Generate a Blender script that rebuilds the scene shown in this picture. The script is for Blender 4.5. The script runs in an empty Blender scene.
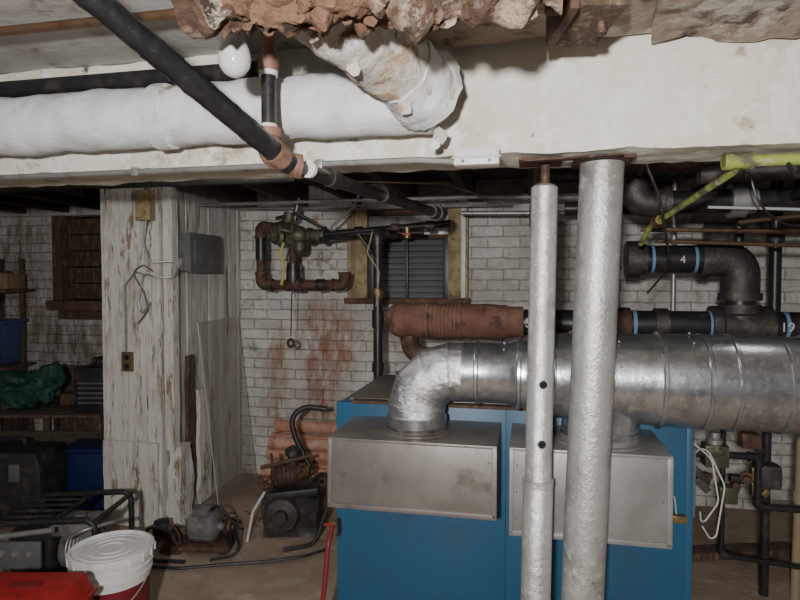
import bpy, math, random
from mathutils import Vector, Matrix, noise, Euler
import bmesh
random.seed(7)
TH = math.radians(-12)

# ------------------------------------------------------------------ materials
def mat(name, base, rough=0.7, metal=0.0, layers=(), bump=None, bump2=None, spec=0.5, coords='Object', trans=0.0, alpha=1.0):
    m = bpy.data.materials.new(name); m.use_nodes = True
    nt = m.node_tree; N = nt.nodes; L = nt.links
    p = N['Principled BSDF']
    tc = N.new('ShaderNodeTexCoord')
    col = None
    def noi(scale, stretch, detail=7):
        mp = N.new('ShaderNodeMapping'); mp.inputs['Scale'].default_value = stretch
        L.new(tc.outputs[coords], mp.inputs['Vector'])
        t = N.new('ShaderNodeTexNoise'); t.inputs['Scale'].default_value = scale
        t.inputs['Detail'].default_value = detail; t.inputs['Roughness'].default_value = 0.65
        L.new(mp.outputs[0], t.inputs['Vector'])
        return t.outputs['Fac']
    rgb = N.new('ShaderNodeRGB'); rgb.outputs[0].default_value = (*base, 1)
    col = rgb.outputs[0]
    for ly in layers:
        c, sc, lo, hi = ly[:4]; st = ly[4] if len(ly) > 4 else (1, 1, 1)
        f = noi(sc, st)
        mr = N.new('ShaderNodeMapRange'); mr.inputs[1].default_value = lo; mr.inputs[2].default_value = hi
        L.new(f, mr.inputs[0])
        mx = N.new('ShaderNodeMix'); mx.data_type = 'RGBA'
        L.new(mr.outputs[0], mx.inputs[0]); L.new(col, mx.inputs[6]); mx.inputs[7].default_value = (*c, 1)
        col = mx.outputs[2]
    L.new(col, p.inputs['Base Color'])
    p.inputs['Roughness'].default_value = rough; p.inputs['Metallic'].default_value = metal
    p.inputs['Specular IOR Level'].default_value = spec
    p.inputs['Transmission Weight'].default_value = trans
    p.inputs['Alpha'].default_value = alpha
    prev = None
    for bp in (bump, bump2):
        if not bp: continue
        b = N.new('ShaderNodeBump'); b.inputs['Strength'].default_value = bp[1]; b.inputs['Distance'].default_value = bp[2]
        L.new(noi(bp[0], bp[3] if len(bp) > 3 else (1, 1, 1)), b.inputs['Height'])
        if prev: L.new(prev, b.inputs['Normal'])
        prev = b.outputs[0]
    if prev: L.new(prev, p.inputs['Normal'])
    return m

def brick_mat(name, c1, c2, mortar, stains_and_tints):
    m = mat(name, c1, 0.8)
    nt = m.node_tree; N = nt.nodes; L = nt.links; p = N['Principled BSDF']
    tc = N.new('ShaderNodeTexCoord'); sx = N.new('ShaderNodeSeparateXYZ'); L.new(tc.outputs['Object'], sx.inputs[0])
    ad = N.new('ShaderNodeMath'); ad.operation = 'ADD'; L.new(sx.outputs[0], ad.inputs[0]); L.new(sx.outputs[1], ad.inputs[1])
    cb = N.new('ShaderNodeCombineXYZ'); L.new(ad.outputs[0], cb.inputs[0]); L.new(sx.outputs[2], cb.inputs[1])
    nz = N.new('ShaderNodeTexNoise'); nz.inputs['Scale'].default_value = 9; L.new(tc.outputs['Object'], nz.inputs['Vector'])
    sc = N.new('ShaderNodeVectorMath'); sc.operation = 'SCALE'; sc.inputs['Scale'].default_value = 0.016
    L.new(nz.outputs['Color'], sc.inputs[0])
    av = N.new('ShaderNodeVectorMath'); L.new(cb.outputs[0], av.inputs[0]); L.new(sc.outputs[0], av.inputs[1])
    bt = N.new('ShaderNodeTexBrick'); L.new(av.outputs[0], bt.inputs['Vector'])
    bt.inputs['Scale'].default_value = 1; bt.inputs['Brick Width'].default_value = 0.215; bt.inputs['Row Height'].default_value = 0.073
    bt.inputs['Mortar Size'].default_value = 0.005; bt.inputs['Mortar Smooth'].default_value = 0.8
    bt.inputs['Color1'].default_value = (*c1, 1); bt.inputs['Color2'].default_value = (*c2, 1); bt.inputs['Mortar'].default_value = (*mortar, 1)
    col = bt.outputs['Color']
    def mixin(fac, c):
        nonlocal col
        mx = N.new('ShaderNodeMix'); mx.data_type = 'RGBA'; L.new(fac, mx.inputs[0]); L.new(col, mx.inputs[6]); mx.inputs[7].default_value = (*c, 1); col = mx.outputs[2]
    for (c, s, lo, hi, k) in [((0.40, 0.37, 0.33), 2.6, 0.44, 0.60, .75), ((0.66, 0.65, 0.62), 11, 0.5, 0.6, .6), ((0.22, 0.18, 0.145), 5, 0.58, 0.7, .8), ((0.30, 0.16, 0.1), 4.2, 0.61, 0.67, .7), ((.1, .07, .055), 16, .63, .72, .8)]:
        n = N.new('ShaderNodeTexNoise'); n.inputs['Scale'].default_value = s; n.inputs['Detail'].default_value = 9; n.inputs['Roughness'].default_value = .7
        L.new(tc.outputs['Object'], n.inputs['Vector'])
        mr = N.new('ShaderNodeMapRange'); mr.inputs[1].default_value = lo; mr.inputs[2].default_value = hi; mr.inputs[4].default_value = k
        L.new(n.outputs['Fac'], mr.inputs[0]); mixin(mr.outputs[0], c)
    for (u0, w, z0, z1, c) in stains_and_tints:
        s1 = N.new('ShaderNodeMath'); s1.operation = 'SUBTRACT'; L.new(sx.outputs[0], s1.inputs[0]); s1.inputs[1].default_value = u0
        a1 = N.new('ShaderNodeMath'); a1.operation = 'ABSOLUTE'; L.new(s1.outputs[0], a1.inputs[0])
        m1 = N.new('ShaderNodeMapRange'); L.new(a1.outputs[0], m1.inputs[0]); m1.inputs[1].default_value = w; m1.inputs[2].default_value = w*0.2
        m2 = N.new('ShaderNodeMapRange'); L.new(sx.outputs[2], m2.inputs[0]); m2.inputs[1].default_value = z1; m2.inputs[2].default_value = z1 - .25
        m3 = N.new('ShaderNodeMapRange'); L.new(sx.outputs[2], m3.inputs[0]); m3.inputs[1].default_value = z0; m3.inputs[2].default_value = z0 + .2
        mp = N.new('ShaderNodeMapping'); mp.inputs['Scale'].default_value = (1, 1, .35); L.new(tc.outputs['Object'], mp.inputs['Vector'])
        n = N.new('ShaderNodeTexNoise'); n.inputs['Scale'].default_value = 14; n.inputs['Detail'].default_value = 8; n.inputs['Roughness'].default_value = .75; L.new(mp.outputs[0], n.inputs['Vector'])
        m4 = N.new('ShaderNodeMapRange'); L.new(n.outputs['Fac'], m4.inputs[0]); m4.inputs[1].default_value = .36; m4.inputs[2].default_value = .6
        q = m1.outputs[0]
        for o in (m2, m3, m4):
            k = N.new('ShaderNodeMath'); k.operation = 'MULTIPLY'; L.new(q, k.inputs[0]); L.new(o.outputs[0], k.inputs[1]); q = k.outputs[0]
        mixin(q, c)
    L.new(col, p.inputs['Base Color'])
    b = N.new('ShaderNodeBump'); b.inputs['Strength'].default_value = 0.8; b.inputs['Distance'].default_value = 0.012; b.invert = True
    L.new(bt.outputs['Fac'], b.inputs['Height'])
    n = N.new('ShaderNodeTexNoise'); n.inputs['Scale'].default_value = 32; n.inputs['Detail'].default_value = 7; L.new(tc.outputs['Object'], n.inputs['Vector'])
    b2 = N.new('ShaderNodeBump'); b2.inputs['Strength'].default_value = 0.8; b2.inputs['Distance'].default_value = 0.014
    L.new(n.outputs['Fac'], b2.inputs['Height']); L.new(b.outputs[0], b2.inputs['Normal']); L.new(b2.outputs[0], p.inputs['Normal'])
    return m

M = {}
M['brick'] = brick_mat('painted_brick', (.64, .63, .60), (.52, .51, .48), (.42, .40, .37),
    [(-1.47, .24, .1, 1.4, (.28, .12, .07)), (-1.3, .18, .7, 1.35, (.32, .16, .1)), (-1.8, .14, .2, 1.2, (.32, .21, .14)), (-.9, .35, .9, 1.3, (.24, .13, .08)), (.7, .5, .1, .9, (.14, .10, .075)), (.1, .25, 1.2, 2.0, (.34, .3, .24)), (-3.6, .8, .1, 1.3, (.16, .12, .09)), (-4.1, .6, .9, 2.1, (.2, .15, .12))])  # rust and brown stains, plus broad darker tints lower right and far left
M['beam'] = mat('beam_paint', (.72, .70, .61), .75, layers=[((.58, .53, .41), 3.5, .44, .64), ((.78, .77, .72), 14, .5, .6), ((.34, .26, .18), 5, .60, .67), ((.13, .09, .065), 13, .65, .70)], bump=(50, .5, .006), bump2=(7, .6, .02))
M['plaster'] = mat('ceiling_plaster', (.50, .49, .47), .85, layers=[((.36, .34, .31), 4, .46, .64), ((.2, .16, .13), 8, .6, .70)], bump=(20, .5, .01))
M['dirty'] = mat('crumbling_plaster', (.27, .215, .17), .9, layers=[((.46, .42, .37), 5, .5, .58), ((.09, .06, .045), 9, .54, .64)], bump=(18, .9, .02))
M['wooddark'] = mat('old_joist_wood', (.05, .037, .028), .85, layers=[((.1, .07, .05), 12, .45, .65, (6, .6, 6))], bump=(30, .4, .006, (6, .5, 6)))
M['floor'] = mat('dirt_concrete', (.36, .275, .205), .88, layers=[((.26, .19, .14), 2.2, .42, .62), ((.44, .36, .29), 7, .52, .68), ((.13, .095, .07), 14, .6, .72)], bump=(25, .5, .01), bump2=(4, .4, .02))
M['peel'] = mat('peeling_painted_wood', (.64, .62, .57), .8, layers=[((.46, .42, .36), 6, .44, .62, (3, 3, .5)), ((.27, .19, .125), 6, .55, .62, (3, 3, .4)), ((.62, .61, .57), 12, .5, .56, (3, 3, .8)), ((.10, .07, .05), 9, .61, .67, (3.5, 3.5, .35))], bump=(14, .8, .014, (3, 3, .4)))
M['plank'] = mat('whitewashed_plank', (.58, .57, .54), .8, layers=[((.40, .375, .34), 6, .46, .62, (3, 3, .4)), ((.22, .155, .11), 5, .57, .65, (3, 3, .35))], bump=(16, .6, .012, (3, 3, .4)))
M['rot'] = mat('rotted_wood', (.085, .055, .038), .95, layers=[((.22, .15, .1), 20, .5, .65, (3, 3, .6))], bump=(30, .9, .02))
M['canvas'] = mat('white_pipe_wrap', (.70, .71, .71), .7, layers=[((.54, .54, .53), 8, .46, .64), ((.34, .30, .25), 6, .64, .72)], bump=(22, .6, .012, (.5, 1, 1)), bump2=(90, .4, .004))
M['canvasrust'] = mat('stained_pipe_wrap', (.54, .50, .45), .85, layers=[((.36, .24, .15), 7, .49, .57), ((.6, .58, .55), 13, .52, .58), ((.13, .075, .045), 12, .58, .64)], bump=(28, .9, .014))
M['lag'] = mat('aged_lagging', (.20, .11, .065), .9, layers=[((.40, .30, .22), 5, .49, .56, (.6, 1, 1)), ((.09, .048, .03), 8, .51, .59), ((.50, .43, .36), 10, .585, .64), ((.035, .022, .016), 20, .57, .63)], bump=(22, 1, .03), bump2=(70, .8, .01))
M['rustwrap'] = mat('red_brown_lagging', (.15, .068, .047), .85, layers=[((.21, .11, .08), 12, .45, .65), ((.065, .034, .027), 14, .54, .64)], bump=(30, .7, .01))
M['rust'] = mat('rusty_iron', (.11, .058, .039), .75, .25, layers=[((.05, .03, .023), 18, .45, .60), ((.24, .13, .08), 30, .58, .68)], bump=(70, .6, .004))
M['rustelbow'] = mat('brown_fitting', (.27, .15, .105), .6, .2, layers=[((.13, .07, .05), 22, .5, .66)], bump=(60, .4, .003))
M['blk'] = mat('black_iron_pipe', (.02, .02, .022), .38, .15, layers=[((.06, .052, .045), 15, .5, .7)], bump=(70, .25, .003))
M['blkfoam'] = mat('black_foam_sleeve', (.012, .012, .014), .33, layers=[((.03, .03, .03), 20, .5, .7)], bump=(10, .5, .006, (4, 4, 4)))
M['cast'] = mat('cast_iron_fitting', (.06, .055, .052), .5, .5, layers=[((.14, .12, .1), 18, .5, .68)], bump=(90, .6, .004))
M['gal'] = mat('galvanized_steel', (.54, .56, .58), .27, .92, layers=[((.38, .40, .42), 14, .45, .6), ((.66, .68, .70), 45, .54, .64)], bump=(4, .22, .02), bump2=(50, .08, .002))
M['foil'] = mat('crinkled_aluminum', (.66, .67, .69), .24, .92, layers=[((.38, .38, .40), 22, .5, .65)], bump=(16, .9, .018))
M['hood'] = mat('hood_sheet_steel', (.20, .182, .168), .45, .6, layers=[((.26, .24, .22), 5, .45, .65), ((.125, .1, .085), 8, .54, .68)], bump=(3, .1, .01))
M['hood2'] = mat('grey_sheet_steel', (.32, .315, .31), .45, .55, layers=[((.24, .23, .22), 5, .45, .65)], bump=(3, .1, .01))
M['silver'] = mat('aluminum_paint', (.46, .46, .45), .4, .55, layers=[((.32, .31, .29), 9, .48, .66), ((.6, .6, .6), 35, .56, .64), ((.16, .13, .1), 30, .68, .72)], bump=(80, .7, .004))
M['blue'] = mat('blue_enamel', (.018, .085, .165), .42, layers=[((.024, .07, .125), 4, .48, .68)], bump=(3, .08, .01))
M['bluedk'] = mat('dark_blue_plastic', (.008, .016, .08), .4)
M['bluelt'] = mat('blue_plastic', (.05, .08, .2), .4)
M['tapeblue'] = mat('blue_tape', (.14, .27, .40), .6)
M['white'] = mat('white_plastic', (.66, .66, .64), .4, layers=[((.46, .44, .41), 12, .52, .7)])
M['bulb'] = mat('frosted_glass_bulb', (.55, .55, .53), .12)
M['grey'] = mat('grey_painted_steel', (.12, .125, .13), .5, .2, layers=[((.18, .18, .18), 12, .5, .7)])
M['motor'] = mat('grey_motor_casing', (.2, .2, .2), .5, .3, layers=[((.1, .08, .065), 14, .48, .64)], bump=(40, .3, .003))
M['grey2'] = mat('galvanized_conduit', (.34, .34, .33), .45, .6, layers=[((.2, .19, .17), 20, .5, .7)])
M['red'] = mat('red_paint', (.33, .018, .018), .45, layers=[((.18, .014, .014), 12, .5, .66)])
M['dkred'] = mat('bucket_label_red', (.16, .012, .018), .5)
M['black'] = mat('black_plastic', (.016, .016, .017), .5, layers=[((.055, .048, .04), 14, .5, .68)], bump=(40, .3, .004))
M['wood'] = mat('raw_lumber', (.28, .19, .11), .75, layers=[((.18, .12, .07), 8, .45, .65, (6, 6, .7))], bump=(20, .3, .004))
M['osb'] = mat('aged_plywood', (.38, .30, .165), .75, layers=[((.24, .175, .095), 18, .44, .6), ((.12, .08, .05), 8, .56, .64)], bump=(40, .4, .004))
M['brownwd'] = mat('brown_board', (.10, .058, .038), .85, layers=[((.2, .11, .07), 10, .48, .66)], bump=(24, .7, .012))
M['orange'] = mat('terracotta_pipe', (.48, .24, .155), .7, layers=[((.58, .38, .29), 7, .48, .60), ((.2, .1, .065), 12, .56, .68)], bump=(30, .3, .004))
M['green'] = mat('green_tarp', (.014, .065, .04), .55, layers=[((.008, .035, .02), 8, .5, .65)], bump=(16, .8, .02))
M['ygreen'] = mat('yellow_green_paint', (.30, .36, .08), .5, layers=[((.12, .11, .07), 12, .47, .57), ((.42, .42, .34), 18, .56, .66)], bump=(50, .3, .003))
M['brass'] = mat('old_brass', (.3, .22, .1), .4, .8, layers=[((.12, .1, .06), 18, .5, .65)])
M['bronzeg'] = mat('verdigris_valve', (.07, .075, .045), .55, .4, layers=[((.17, .18, .12), 18, .5, .66), ((.04, .03, .025), 25, .56, .66)], bump=(60, .4, .003))
M['copper'] = mat('dull_copper', (.17, .1, .06), .45, .6, layers=[((.1, .06, .04), 18, .5, .65)])
M['yellow'] = mat('yellow_cord', (.42, .36, .1), .7)
M['cord'] = mat('tan_cord', (.30, .24, .15), .8)
M['louver'] = mat('grey_louver', (.30, .31, .32), .4, .4)
M['louverdk'] = mat('dark_louver_frame', (.05, .052, .055), .4, .4)
M['dark'] = mat('dark_void', (.008, .007, .006), .95)
M['wire'] = mat('white_wire', (.5, .5, .48), .5)
M['glass'] = mat('dusty_glass', (.42, .40, .37), .12, alpha=.2, layers=[((.3, .25, .21), 5, .45, .65)])
M['glassedge'] = mat('glass_edge', (.42, .46, .43), .2)
M['chalk'] = mat('chalk_mark', (.6, .6, .57), .9)

# ------------------------------------------------------------------ mesh builder
def fillet(pts, r, n=7):
    P = [Vector(p) for p in pts]; out = [P[0]]
    for i in range(1, len(P)-1):
        a, b, c = P[i-1], P[i], P[i+1]
        d1 = (a-b); d2 = (c-b); l1, l2 = d1.length, d2.length; d1.normalize(); d2.normalize()
        ang = d1.angle(d2)
        if ang > 3.05: out.append(b); continue
        t = min(r/math.tan(ang/2), l1*.48, l2*.48); rr = t*math.tan(ang/2)
        cen = b + (d1+d2).normalized()*(rr/math.sin(ang/2))
        s = b+d1*t-cen; e = b+d2*t-cen
        tot = s.angle(e); ax = s.cross(e).normalized()
        for k in range(n+1):
            out.append(cen + (Matrix.Rotation(tot*k/n, 3, ax) @ s))
    out.append(P[-1]); return out

class B:
    def __init__(s, name, frame='R'):
        s.name = name; s.frame = frame; s.V = []; s.F = []; s.MI = []; s.mats = []
    def mi(s, m):
        if m not in s.mats: s.mats.append(m)
        return s.mats.index(m)
    def add(s, vs, fs, m):
        o = len(s.V); k = s.mi(m)
        s.V += [Vector(v) for v in vs]
        for f in fs: s.F.append([i+o for i in f]); s.MI.append(k)
    def bm(s, bm, m, mtx=None):
        bm.verts.ensure_lookup_table()
        vs = [(mtx @ v.co) if mtx else v.co.copy() for v in bm.verts]
        s.add(vs, [[v.index for v in f.verts] for f in bm.faces], m); bm.free()
    def obox(s, c, size, m, rot=(0, 0, 0), bev=.004, taper=1.0):
        b = bmesh.new(); bmesh.ops.create_cube(b, size=1)
        for v in b.verts:
            k = taper if v.co.z > 0 else 1
            v.co = Vector((v.co.x*size[0]*k, v.co.y*size[1]*k, v.co.z*size[2]))
        if bev:
            bmesh.ops.bevel(b, geom=b.edges[:], offset=min(bev, min(size)*.3), segments=2, affect='EDGES', profile=.6)
        b.verts.index_update()
        s.bm(b, m, Matrix.Translation(c) @ Euler(rot).to_matrix().to_4x4())
    def box(s, u0, u1, v0, v1, z0, z1, m, bev=.004):
        s.obox(((u0+u1)/2, (v0+v1)/2, (z0+z1)/2), (abs(u1-u0), abs(v1-v0), abs(z1-z0)), m, bev=bev)
    def flake(s, c, size, m, rot):
        n = 9; R = Euler(rot).to_matrix(); c = Vector(c); vs = []
        for sgn in (0, 1):
            for k in range(n):
                a = 2*math.pi*k/n
                if sgn == 0:
                    q = random.uniform(.6, 1.1); vs.append(Vector((math.cos(a)*size*q, random.uniform(-.1, .1)*size, math.sin(a)*size*q*1.1)))
                else: vs.append(vs[k]+Vector((0, .004, 0)))
        fs = [list(range(n)), [n+k for k in range(n)][::-1]]+[[k, (k+1) % n, n+(k+1) % n, n+k] for k in range(n)]
        s.add([c+R @ v for v in vs], fs, m)
    def rings(s, cs, rs, frames, m, n, cap=(True, True), jit=0, freq=8, sag=0, seed=0):
        vs = []; fs = []
        for c, r, (x, y) in zip(cs, rs, frames):
            for k in range(n):
                a = 2*math.pi*k/n; d = x*math.cos(a)+y*math.sin(a); p = c+d*r
                if jit:
                    q = noise.noise(p*freq+Vector((seed, 0, 0)))+.5*noise.noise(p*freq*2.7)+.3*noise.noise(p*freq*6)
                    p = p+d*q*jit
                    if sag and d.z < -.3:
                        p.z -= sag*max(0, noise.noise(Vector((p.x*freq*1.6+seed, p.y*freq, 3))))*(-d.z)
                vs.append(p)
        R = len(cs)
        for i in range(R-1):
            for k in range(n):
                k2 = (k+1) % n
                fs.append([i*n+k, i*n+k2, (i+1)*n+k2, (i+1)*n+k])
        if cap[0]: fs.append([k for k in range(n)][::-1])
        if cap[1]: fs.append([(R-1)*n+k for k in range(n)])
        s.add(vs, fs, m)
    def tube(s, pts, r, m, n=14, fil=0, fn=7, cap=(True, True), jit=0, freq=8, sag=0, step=0, seed=0):
        P = fillet(pts, fil, fn) if fil else [Vector(p) for p in pts]
        if step:
            Q = [P[0]]
            for a, b in zip(P, P[1:]):
                k = max(1, int((b-a).length/step))
                for i in range(1, k+1): Q.append(a.lerp(b, i/k))
            P = Q
        Q = [P[0]]
        for p in P[1:]:
            if (p-Q[-1]).length > 1e-5: Q.append(p)
        P = Q
        T = []
        for i in range(len(P)):
            a = P[max(0, i-1)]; b = P[min(len(P)-1, i+1)]; T.append((b-a).normalized())
        x = T[0].orthogonal().normalized(); fr = []
        for t in T:
            x = (x-t*x.dot(t)).normalized(); fr.append((x, t.cross(x)))
        rs = [r]*len(P) if not isinstance(r, (list, tuple)) else [r[0]+(r[1]-r[0])*i/(len(P)-1) for i in range(len(P))]
        s.rings(P, rs, fr, m, n, cap, jit, freq, sag, seed)
    def lathe(s, p0, p1, prof, m, n=28, cap=(True, True), jit=0, freq=8):
        p0 = Vector(p0); d = (Vector(p1)-p0).normalized(); x = d.orthogonal().normalized(); y = d.cross(x)
        s.rings([p0+d*a for a, r in prof], [r for a, r in prof], [(x, y)]*len(prof), m, n, cap, jit, freq)
    def sphere(s, c, r, m, sc=(1, 1, 1), n=16, jit=0, freq=6):
        b = bmesh.new(); bmesh.ops.create_uvsphere(b, u_segments=n*2, v_segments=n, radius=1)
        for v in b.verts:
            v.co = Vector((v.co.x*sc[0], v.co.y*sc[1], v.co.z*sc[2]))*r+Vector(c)
            if jit: v.co += (v.co-Vector(c)).normalized()*jit*(noise.noise(v.co*freq)+.4*noise.noise(v.co*freq*3))
        b.verts.index_update(); s.bm(b, m)
    def torus(s, c, axis, R, r, m, n=28, k=8):
        c = Vector(c); a = Vector(axis).normalized(); x = a.orthogonal().normalized(); y = a.cross(x)
        vs = []; fs = []
        for i in range(n):
            t = 2*math.pi*i/n; d = x*math.cos(t)+y*math.sin(t)
            for j in range(k):
                q = 2*math.pi*j/k; vs.append(c+d*(R+r*math.cos(q))+a*r*math.sin(q))
        for i in range(n):
            for j in range(k):
                fs.append([i*k+j, ((i+1) % n)*k+j, ((i+1) % n)*k+(j+1) % k, i*k+(j+1) % k])
        s.add(vs, fs, m)
    def wheel(s, c, axis, R, m, hub=.012):
        s.torus(c, axis, R, .006, m, 24, 8); a = Vector(axis).normalized(); x = a.orthogonal().normalized(); y = a.cross(x); c = Vector(c)
        for k in range(5):
            t = k*2*math.pi/5; s.tube([c, c+(x*math.cos(t)+y*math.sin(t))*R], .0045, m, 8)
        s.lathe(c-a*.015, c+a, [(0, hub), (.03, hub)], m, 12)
    def pipe(s, pts, r, m, fil=.05, fit=None, n=18):
        s.tube(pts, r, m, n, fil)
        if fit:
            P = [Vector(p) for p in pts]
            for i in range(1, len(P)-1):
                d1 = (P[i-1]-P[i]).normalized(); d2 = (P[i+1]-P[i]).normalized(); L = r*2.4
                s.tube([P[i]+d1*L, P[i], P[i]+d2*L], r*1.22, fit, n, r*1.9)
                for d in (d1, d2):
                    s.lathe(P[i]+d*L*.95, P[i]+d*2, [(0, r*1.4), (r*.5, r*1.4)], fit, n)
    def text(s, txt, size, m, mtx):
        cu = bpy.data.curves.new('t', 'FONT'); cu.body = txt; cu.size = size; cu.extrude = .0006
        o = bpy.data.objects.new('t', cu); bpy.context.collection.objects.link(o)
        bpy.context.view_layer.update()
        me = bpy.data.meshes.new_from_object(o.evaluated_get(bpy.context.evaluated_depsgraph_get()))
        s.add([mtx @ v.co for v in me.vertices], [list(p.vertices) for p in me.polygons], m)
        bpy.data.objects.remove(o); bpy.data.curves.remove(cu); bpy.data.meshes.remove(me)
    def finish(s, origin=True, ang=35):
        if s.frame == 'R': rot = Matrix.Rotation(TH, 3, 'Z')
        else: rot = Matrix.Identity(3)
        c = Vector((0, 0, 0))
        if origin:
            mn = Vector([min(v[i] for v in s.V) for i in range(3)]); mx = Vector([max(v[i] for v in s.V) for i in range(3)])
            c = Vector(((mn.x+mx.x)/2, (mn.y+mx.y)/2, mn.z))
        me = bpy.data.meshes.new(s.name); me.from_pydata([v-c for v in s.V], [], s.F)
        for m in s.mats: me.materials.append(M[m])
        me.polygons.foreach_set('material_index', s.MI)
        me.polygons.foreach_set('use_smooth', [True]*len(s.F))
        b = bmesh.new(); b.from_mesh(me); bmesh.ops.recalc_face_normals(b, faces=b.faces[:]); b.to_mesh(me); b.free()
        me.set_sharp_from_angle(angle=math.radians(ang)); me.update()
        o = bpy.data.objects.new(s.name, me); bpy.context.collection.objects.link(o)
        o.location = rot @ c
        if s.frame == 'R': o.rotation_euler = (0, 0, TH)
        return o

def lumpy_box(bb, u0, u1, v0, v1, z0, z1, m, amp=.006, st=.03):
    bx = bmesh.new()
    nu = max(1, int((u1-u0)/st)); nv = max(1, int((v1-v0)/st)); nz = max(1, int((z1-z0)/st))
    vd = {}
    def vert(i, j, k):
        if (i, j, k) not in vd:
            p = Vector((u0+(u1-u0)*i/nu, v0+(v1-v0)*j/nv, z0+(z1-z0)*k/nz))
            q = Vector((noise.noise(p*6), noise.noise(p*6+Vector((9, 0, 0))), noise.noise(p*6+Vector((0, 9, 0)))))+.5*Vector((noise.noise(p*22), noise.noise(p*22+Vector((9, 0, 0))), noise.noise(p*22+Vector((0, 9, 0)))))
            vd[(i, j, k)] = bx.verts.new(p+q*amp)
        return vd[(i, j, k)]
    for i in range(nu):
        for k in range(nz):
            for j in (0, nv): bx.faces.new([vert(i, j, k), vert(i+1, j, k), vert(i+1, j, k+1), vert(i, j, k+1)])
        for j in range(nv):
            for k in (0, nz): bx.faces.new([vert(i, j, k), vert(i+1, j, k), vert(i+1, j+1, k), vert(i, j+1, k)])
    for j in range(nv):
        for k in range(nz):
            for i in (0, nu): bx.faces.new([vert(i, j, k), vert(i, j+1, k), vert(i, j+1, k+1), vert(i, j, k+1)])
    bx.verts.index_update(); bb.bm(bx, m)

# ------------------------------------------------------------------ room shell
b = B('floor'); b.box(-4.7, 2.4, -2.2, 4.35, -.1, 0, 'floor', 0); b.finish(False)
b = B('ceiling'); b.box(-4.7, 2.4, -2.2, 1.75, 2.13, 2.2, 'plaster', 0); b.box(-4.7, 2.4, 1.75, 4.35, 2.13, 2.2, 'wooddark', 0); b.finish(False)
b = B('wall_back')
ops = [(-3.66, -3.0, 1.29, 1.96), (-1.23, -.408, 1.31, 1.96)]
u = -4.7
for (a, c, z0, z1) in ops:
    b.box(u, a, 4.13, 4.35, 0, 2.13, 'brick', 0)
    b.box(a, c, 4.13, 4.35, 0, z0, 'brick', 0); b.box(a, c, 4.13, 4.35, z1, 2.13, 'brick', 0)
    u = c
b.box(u, 2.4, 4.13, 4.35, 0, 2.13, 'brick', 0)
b.finish(False)
b = B('wall_left'); b.box(-4.7, -4.55, -2.2, 4.13, 0, 2.13, 'brick', 0); b.finish(False)
b = B('wall_right'); b.box(2.25, 2.4, -2.2, 4.13, 0, 2.13, 'brick', 0); b.finish(False)
b = B('wall_partition')
v = 3.13
while v < 4.12:
    w = min(.135, 4.125-v)
    b.box(-2.15, -2.09+random.uniform(-.004, .004), v+.003, v+w-.003, 0.0, 2.12, 'plank', .004); v += w
b.finish()
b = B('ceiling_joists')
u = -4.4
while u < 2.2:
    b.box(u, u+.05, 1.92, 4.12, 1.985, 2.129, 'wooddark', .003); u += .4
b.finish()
b = B('painted_ceiling_beam'); lumpy_box(b, -4.55, 2.24, 1.68, 1.9, 1.795, 2.128, 'beam', .009, .022); b.finish()
b = B('crumbling_ceiling_plaster'); lumpy_box(b, .3, 2.2, .7, 1.655, 2.055, 2.128, 'dirty', .034, .022)
lumpy_box(b, -.28, .3, 1.2, 1.655, 2.085, 2.128, 'dirty', .016, .03); b.finish()
b = B('joist_block', 'W'); b.box(.36, .46, 1.22, 1.44, 2.0, 2.05, 'rot'); b.box(.335, .355, 1.2, 1.4, 1.985, 2.07, 'rust'); b.box(.3, .335, 1.24, 1.27, 2.0, 2.07, 'rust'); b.tube([(.43, 1.3, 2.0), (.43, 1.3, 1.975)], .012, 'rust'); b.finish()

# ------------------------------------------------------------------ overhead pipes
b = B('insulated_steam_pipe')
b.tube([(-4.5, 1.575, 1.922), (-.25, 1.575, 1.922)], .086, 'canvas', 36, jit=.008, freq=7, step=.02)
for uu in (-2.9, -1.82, -1.05):
    b.lathe((uu, 1.575, 1.922), (2, 1.575, 1.922), [(0, .087), (.002, .093), (.02, .094), (.045, .092), (.048, .087)], 'canvas', 36, jit=.004, freq=16)
b.finish()
b = B('torn_insulated_pipe', 'W')
b.tube([(-.26, 1.13, 2.045), (-.12, 1.3, 2.0), (.07, 1.54, 1.928)], [.078, .09], 'canvasrust', 40, jit=.014, freq=9, step=.01)
b.tube([(-.0, 1.45, 1.955), (.078, 1.548, 1.925)], [.088, .096], 'canvas', 40, jit=.014, freq=12, step=.008)
b.tube([(.07, 1.538, 1.928), (.085, 1.557, 1.923)], [.082, .084], 'brownwd', 24, jit=.01, freq=20)
for t in (.0, .3, .75):
    b.flake((-.17+.24*t, 1.2+.3*t, 1.93-.1*t), .018, 'canvasrust', (random.uniform(-.5, .5), random.uniform(-1, 1), random.uniform(-.7, .7)))
b.flake((.1, 1.55, 1.82), .022, 'canvasrust', (.2, .4, .2)); b.flake((.088, 1.55, 1.795), .014, 'canvas', (.2, .9, .2))
b.finish()
b = B('crumbling_duct_lagging', 'W')
b.tube([(-.4, 1.12, 2.0), (-.15, 1.09, 1.995), (.1, 1.06, 2.0), (.27, 1.03, 2.014)], .08, 'lag', 72, jit=.024, freq=10, sag=.075, step=.005)
b.tube([(-.26, 1.10, 1.992), (.0, 1.075, 1.998), (.12, 1.06, 2.004)], .084, 'lag', 72, jit=.028, freq=15, sag=.05, step=.005, seed=5)
for i in range(14):
    x = -.36+.044*i+random.uniform(-.012, .012)
    b.flake((x, 1.08-x*.13, 1.917+random.uniform(-.008, .006)), random.uniform(.01, .024), 'lag', (random.uniform(-.2, .2), random.uniform(-1, 1), random.uniform(-.4, .4)))
b.finish()
b = B('copper_supply_pipe'); b.tube([(-4.5, 1.34, 2.1), (-.75, 1.34, 2.1)], .012, 'copper'); b.finish()
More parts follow.
